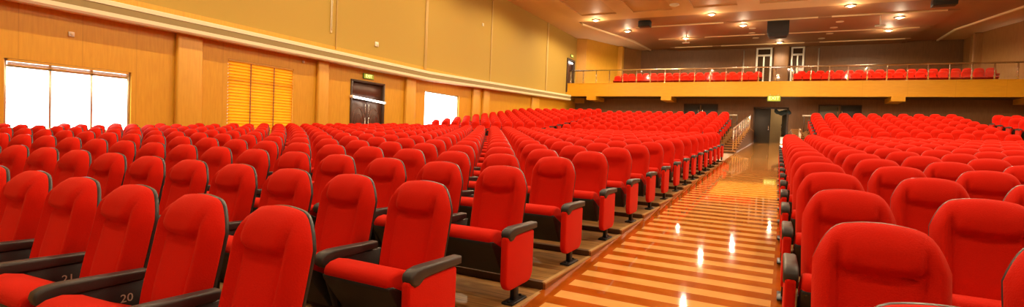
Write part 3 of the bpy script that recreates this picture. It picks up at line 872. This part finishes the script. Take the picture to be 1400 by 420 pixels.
def rear_door(num, x0, x1, key2):
    l = (x0 + x1) / 2
    e = empty(f'door_{num}', (l, rear(42.4, l) - .01, 2.42), math.atan(ROT)); e['kind'] = 'structure'
    h = (x1 - x0) / 2; H = 2.2; q = MB()
    for (u0, u1, z0, z1) in ((-h, -h + .08, 0, H), (h - .08, h, 0, H), (-h + .08, h - .08, H - .08, H)): q.bbox(u0, u1, -.06, .05, z0, z1, 'frame_dark', .01, 1)
    q.build('door_frame', e)
    for sd in (-1, 1):
        u0, u1 = sorted((sd * .05, sd * (h - .08)))
        q = MB(); q.bbox(u0, u1, -.03, .02, 0, H - .08, key2 if sd < 0 else 'doorgrey', .008, 1); d = q.build('door_leaf', e)
        q = MB(); uu = sd * .14; q.tube([(uu, -.03, H - .75), (uu, -.09, H - .75), (uu, -.09, H - .2), (uu, -.03, H - .2)], .022, 'chrome', 8); q.build('door_handle', d)
rear_door(6, -6.75, -4.2, 'doorgrey'); M['dimpane'] = mat('dim_door_panel', (.13, .11, .07), .3)
rear_door(7, 2.55, 5.2, 'dimpane')
struct(MB().box(-7.2, -3.8, 41.2, 42.35, 2.1, 2.42, 'planks'), 'floor')
struct(MB().box(2.2, 5.6, 41.6, 42.35, 2.1, 2.42, 'planks'), 'floor')

# ------------------------------------------------------------------ ceiling
mb = MB(); mb.box(WL - .3, WR + .3, -14.2, 52, CZ + .35, CZ + .5, 'ceil')
# lower border along both sides with the bright cove lip
def border(pts_out, pts_in, key):
    vs = [(*p, CZ) for p in pts_out] + [(*p, CZ) for p in pts_in] + [(*p, CZ + .35) for p in pts_in]; n = len(pts_out); fs = []; fl = []
    for i in range(n - 1): fs.append((i, i + 1, n + i + 1, n + i)); fl.append((n + i, n + i + 1, 2 * n + i + 1, 2 * n + i))
    mb.add(vs, fs, key); mb.add(vs, fl, 'ceil2')
border([(WL - .1, -14), (WL - .1, 36), (WL - .1, 42), (WL - .1, 48), (WL - .1, 52)], [(-13.6, -14), (-13.55, 36), (-11.5, 43.3), (-11.05, 47.9), (-10.9, 52)], 'ceil')
border([(WR + .1, -14), (WR + .1, 39.9), (WR + .1, 44), (WR + .1, 48), (WR + .1, 52)], [(13.0, -14), (12.4, 39.9), (10.75, 45.6), (10.65, 49.5), (10.6, 52)], 'ceil')
struct(mb, 'ceiling')
# cove lips
for pts in ([(-13.55, 36), (-11.5, 43.3), (-11.05, 47.9)], [(12.9, 36.5), (12.4, 39.9), (10.75, 45.6), (10.65, 49.5)]):
    mb = MB()
    for p, q_ in zip(pts, pts[1:]):
        p, q_ = Vector(p), Vector(q_); d = (q_ - p).normalized(); nn = Vector((-d.y, d.x)) * (.13 if pts[0][0] > 0 else -.13)
        mb.prism([tuple(p), tuple(q_), tuple(q_ + nn), tuple(p + nn)], CZ - .10, CZ + .12, 'lip', axis='z', smooth=False)
    struct(mb, f'trim_{tn}'); tn += 1
# flat main ceiling with shallow recessed panels, then three descending steps towards the back
mb = MB()
PX = [(-12.7, -10.2), (-9.05, -6.5), (-5.2, -2.6), (-1.35, 1.25), (2.5, 5.1), (6.3, 8.9)]
PY = [(k * 5.2 - 11.6, k * 5.2 - 7.4) for k in range(9)]
PY = [(y0, y1) for (y0, y1) in [(30.2 - 5.4 * k, 34.4 - 5.4 * k) for k in range(8)]]
def under(x0, x1, y0, y1, z0, z1, key, mb): 
    mb.prism([(x0, y0 + ROT * x0 * .8), (x1, y0 + ROT * x1 * .8), (x1, y1 + ROT * x1 * .8), (x0, y1 + ROT * x0 * .8)], z0, z1, key, axis='z', smooth=False)
xs = [-13.6] + [v for p in PX for v in p] + [13.0]
yall = sorted([v for p in PY for v in p])
for i in range(0, len(xs), 2): under(xs[i], xs[i + 1], -14, 36.1, CZ, CZ + .35, 'ceil', mb)
yy = [-14] + yall + [36.1]
for p in PX:
    for i in range(0, len(yy), 2): under(p[0], p[1], yy[i], yy[i + 1], CZ, CZ + .35, 'ceil', mb)
    for (y0, y1) in PY: under(p[0], p[1], y0, y1, CZ + .07, CZ + .35, 'ceilrec', mb)
struct(mb, 'ceiling.001')
mb = MB()
steps = [(36.1, 52, -13.4, 12.8, 0.02), (38.9, 52, -10.0, 9.4, -.05), (43.4, 52, -9.2, 8.9, -.10), (47.2, 52, -8.9, 8.6, -.15)]
for (y0, y1, x0, x1, dz) in steps: 
    mb.prism([(x0, y0 + ROT * x0 * .8), (x1, y0 + ROT * x1 * .8), (x1 - .9 if dz < 0 else x1, y1), (x0 + .9 if dz < 0 else x0, y1)], CZ + dz, CZ + .35, 'ceil2', axis='z', smooth=False)
struct(mb, 'ceiling.002')
mb = MB()
for (y0, y1, x0, x1, dz), segs in zip(steps[1:], ([(0, .32), (.38, .62), (.66, .97)], [(0, .14), (.2, .44), (.5, .97)], [(.02, .2), (.24, .6), (.66, .98)])):
    for s0, s1 in segs:
        u0 = x0 + (x1 - x0) * s0; u1 = x0 + (x1 - x0) * s1
        mb.prism([(u0, y0 + ROT * u0 * .8 - .05), (u1, y0 + ROT * u1 * .8 - .05), (u1, y0 + ROT * u1 * .8 + .03), (u0, y0 + ROT * u0 * .8 + .03)], CZ + dz - .02, CZ + dz + .10, 'lip', axis='z', smooth=False)
struct(mb, f'trim_{tn}'); tn += 1

# ------------------------------------------------------------------ things on the ceiling
WARM = (1., .78, .50)
def cz_at(y): return CZ + (.02 if y > 36 else 0)
def downlight(x, y, label, group, power, z=None, fixture=True):
    z = z or CZ
    e = empty('ceiling_light', (x, y, z), 0, label, 'ceiling light', group)
    q = MB(); q.lathe([(.16, 0), (.30, 0), (.32, -.03), (.24, -.08), (.20, -.05)], 'satin', 20); q.build('rim', e)
    q = MB(); q.lathe([(.02, -.02), (.15, -.03), (.14, -.07), (.08, -.11), (.02, -.12)], 'lamp', 16); q.build('lamp_globe', e)
    for kind, share in (('SPOT', 1.45), ('POINT', .14)):
        la = bpy.data.lights.new('downlight', kind); la.energy = power * share; la.color = WARM; la.shadow_soft_size = .06
        if kind == 'SPOT': la.spot_size = math.radians(172); la.spot_blend = .35
        lo = bpy.data.objects.new('downlight', la); C.objects.link(lo); lo.location = (x, y, z - .38)
    return e
POW = 620
VIS = [(-12.1, 35.05, 'glowing downlight by the window-wall cove, nearest the olive wall', CZ), (-10.9, 39.27, 'glowing downlight beside the bright cove strip, above the orange rear wall', CZ - .0),
       (-7.05, 43.1, 'glowing downlight low over the rear wall, below a slim hanging rod', CZ - .05), (-4.3, 35.95, 'glowing downlight high up, midway between the small black box and big loudspeaker', CZ),
       (-2.57, 39.64, 'glowing downlight just beside the big black hanging loudspeaker', CZ - .05), (3.55, 36.43, 'large glowing downlight highest up on the far side of the loudspeaker', CZ),
       (6.66, 44.1, 'lower of two downlights side by side near the white hanging sensor', CZ - .10), (6.62, 40.31, 'upper of two downlights side by side near the white hanging sensor', CZ - .05)]
for (x, y, lab, z) in VIS: downlight(x, y, lab, 'lit ceiling downlights', POW, z)
VIS2 = []
for y in (-8, -1, 6, 13, 20, 27):
    for x in (-11.5, -4, 3.6, 10.6):
        downlight(x, y, 'lit downlight in the ceiling over the seats, outside the picture', 'ceiling downlights over the seating', POW * {-8: .45, -1: .6}.get(y, 1.) * (.75 if x > 3 and y < 10 else 1.), CZ)
downlight(-.2, 46.6, 'small bright downlight above the pillar between the glazed balcony doors', 'lit ceiling downlights', POW * .5, CZ - .10)

def hung_box(name, x, y, z, w, d, h, drop, label, cat, taper=False):
    e = empty(name, (x, y, z), 0, label, cat)
    q = MB()
    if taper: q.prism([(-w / 2, h / 2), (w / 2, h / 2), (w / 2, -h * .25), (w * .38, -h / 2), (-w * .38, -h / 2), (-w / 2, -h * .25)], -d / 2, d / 2, 'dark', .03, 2, axis='y')
    else: q.bbox(-w / 2, w / 2, -d / 2, d / 2, -h / 2, h / 2, 'dark', .04, 2)
    q.build('cabinet', e)
    q = MB(); q.bbox(-w / 2 + .08, w / 2 - .08, -d / 2 - .03, -d / 2 + .01, -h * .22 if taper else -h / 2 + .06, h / 2 - .06, 'grille', .01, 1); q.build('front_grille', e)
    q = MB()
    for xx in (-w * .2, w * .2): q.tube([(xx, 0, h / 2 - .02), (xx, 0, h / 2 + drop)], .02, 'steel_black', 6)
    q.build('hanger', e)
# the loudspeaker cluster and two smaller black boxes hang at their measured places
def at_ceiling_px(x, y, z):
    d = f2 + r3 * ((x - 700) / f_px) - u3 * ((y - 210) / f_px); t = (z - EYE) / d.z
    return Vector((0, 0, EYE)) + d * t
hung_box('loudspeaker', -.31, 39.4, 9.62, 1.35, .9, 1.12, .15, 'big black loudspeaker hanging from the ceiling above the aisle', 'loudspeaker', True)
hung_box('ceiling_projector', -8.9, 36.6, 9.98, .86, .6, .42, .16, 'small black box hung from the ceiling near the window-wall cove', 'projector')
hung_box('ceiling_projector', 7.95, 36.3, 9.93, 1.1, .6, .42, .2, 'wide black box hung from the ceiling near the far cove', 'projector')
e = empty('smoke_detector', (-6.16, 32.78, CZ), 0, 'pale round detector on the bright ceiling between panels', 'detector')
q = MB(); q.lathe([(.30, 0), (.30, -.05), (.22, -.09), (.12, -.13), (.03, -.14)], 'white', 20); q.build('housing', e)
def hung_sensor(x, y, z0, L, label):
    e = empty('hanging_sensor', (x, y, z0), 0, label, 'hanging sensor')
    q = MB(); q.tube([(0, 0, 0), (0, 0, -L)], .035, 'white', 8); q.build('rod', e)
    q = MB(); q.bbox(-.28, .28, -.08, .08, -L - .1, -L, 'white', .03, 2); q.build('sensor_head', e)
hung_sensor(5.5, 39.5, CZ - .05, .62, 'white T-shaped sensor hanging from the ceiling beside two downlights')
hung_sensor(-6.9, 42.3, CZ - .05, .5, 'slim rod fixture hanging from the ceiling above a downlight over the balcony')
for i, (x, y, z) in enumerate(((-2.0, 41.0, CZ - .05), (-2.1, 42.6, CZ - .05), (-1.9, 44.4, CZ - .10), (3.4, 40.6, CZ - .05), (3.2, 42.4, CZ - .05), (3.1, 44.2, CZ - .10), (2.7, 46.0, CZ - .10))):
    e = empty('ceiling_speaker', (x, y, z), 0, ['first', 'second', 'third'][i] + ' small round ceiling grille from the loudspeaker back, window side' if i < 3 else ORD[i - 2] + ' small round ceiling grille going back, far side of the loudspeaker', 'ceiling grille', 'small round ceiling grilles')
    q = MB(); q.lathe([(.24, 0), (.24, -.02), (.18, -.035), (.03, -.035)], 'cream', 16); q.build('grille', e)

# ------------------------------------------------------------------ daylight and world
w = bpy.data.worlds.new('daylight'); SC.world = w; w.use_nodes = True
bg = w.node_tree.nodes['Background']; bg.inputs['Color'].default_value = (1., .98, .94, 1); bg.inputs['Strength'].default_value = 9.
for W in (W1, W2, W3):
    la = bpy.data.lights.new('window_portal', 'AREA'); la.shape = 'RECTANGLE'; la.size = W[3] - W[2]; la.size_y = W[1] - W[0]; la.cycles.is_portal = True
    lo = bpy.data.objects.new('window_portal', la); C.objects.link(lo); lo.location = (WL - .26, (W[0] + W[1]) / 2, (W[2] + W[3]) / 2); lo.rotation_euler = (0, -math.pi / 2, 0)
la = bpy.data.lights.new('corridor_lamp', 'POINT'); la.energy = 14; la.color = WARM; la.shadow_soft_size = .2
lo = bpy.data.objects.new('corridor_lamp', la); C.objects.link(lo); lo.location = (.45, 44.2, 4.5)

vs_ = SC.view_settings; vs_.view_transform = 'Standard'; vs_.look = 'None'; vs_.gamma = 1; vs_.use_curve_mapping = False; vs_.exposure = -.1
SC.cycles.max_bounces = 8; SC.cycles.diffuse_bounces = 4; SC.cycles.transparent_max_bounces = 24
SC.cycles.use_denoising = True; SC.cycles.sample_clamp_indirect = 8
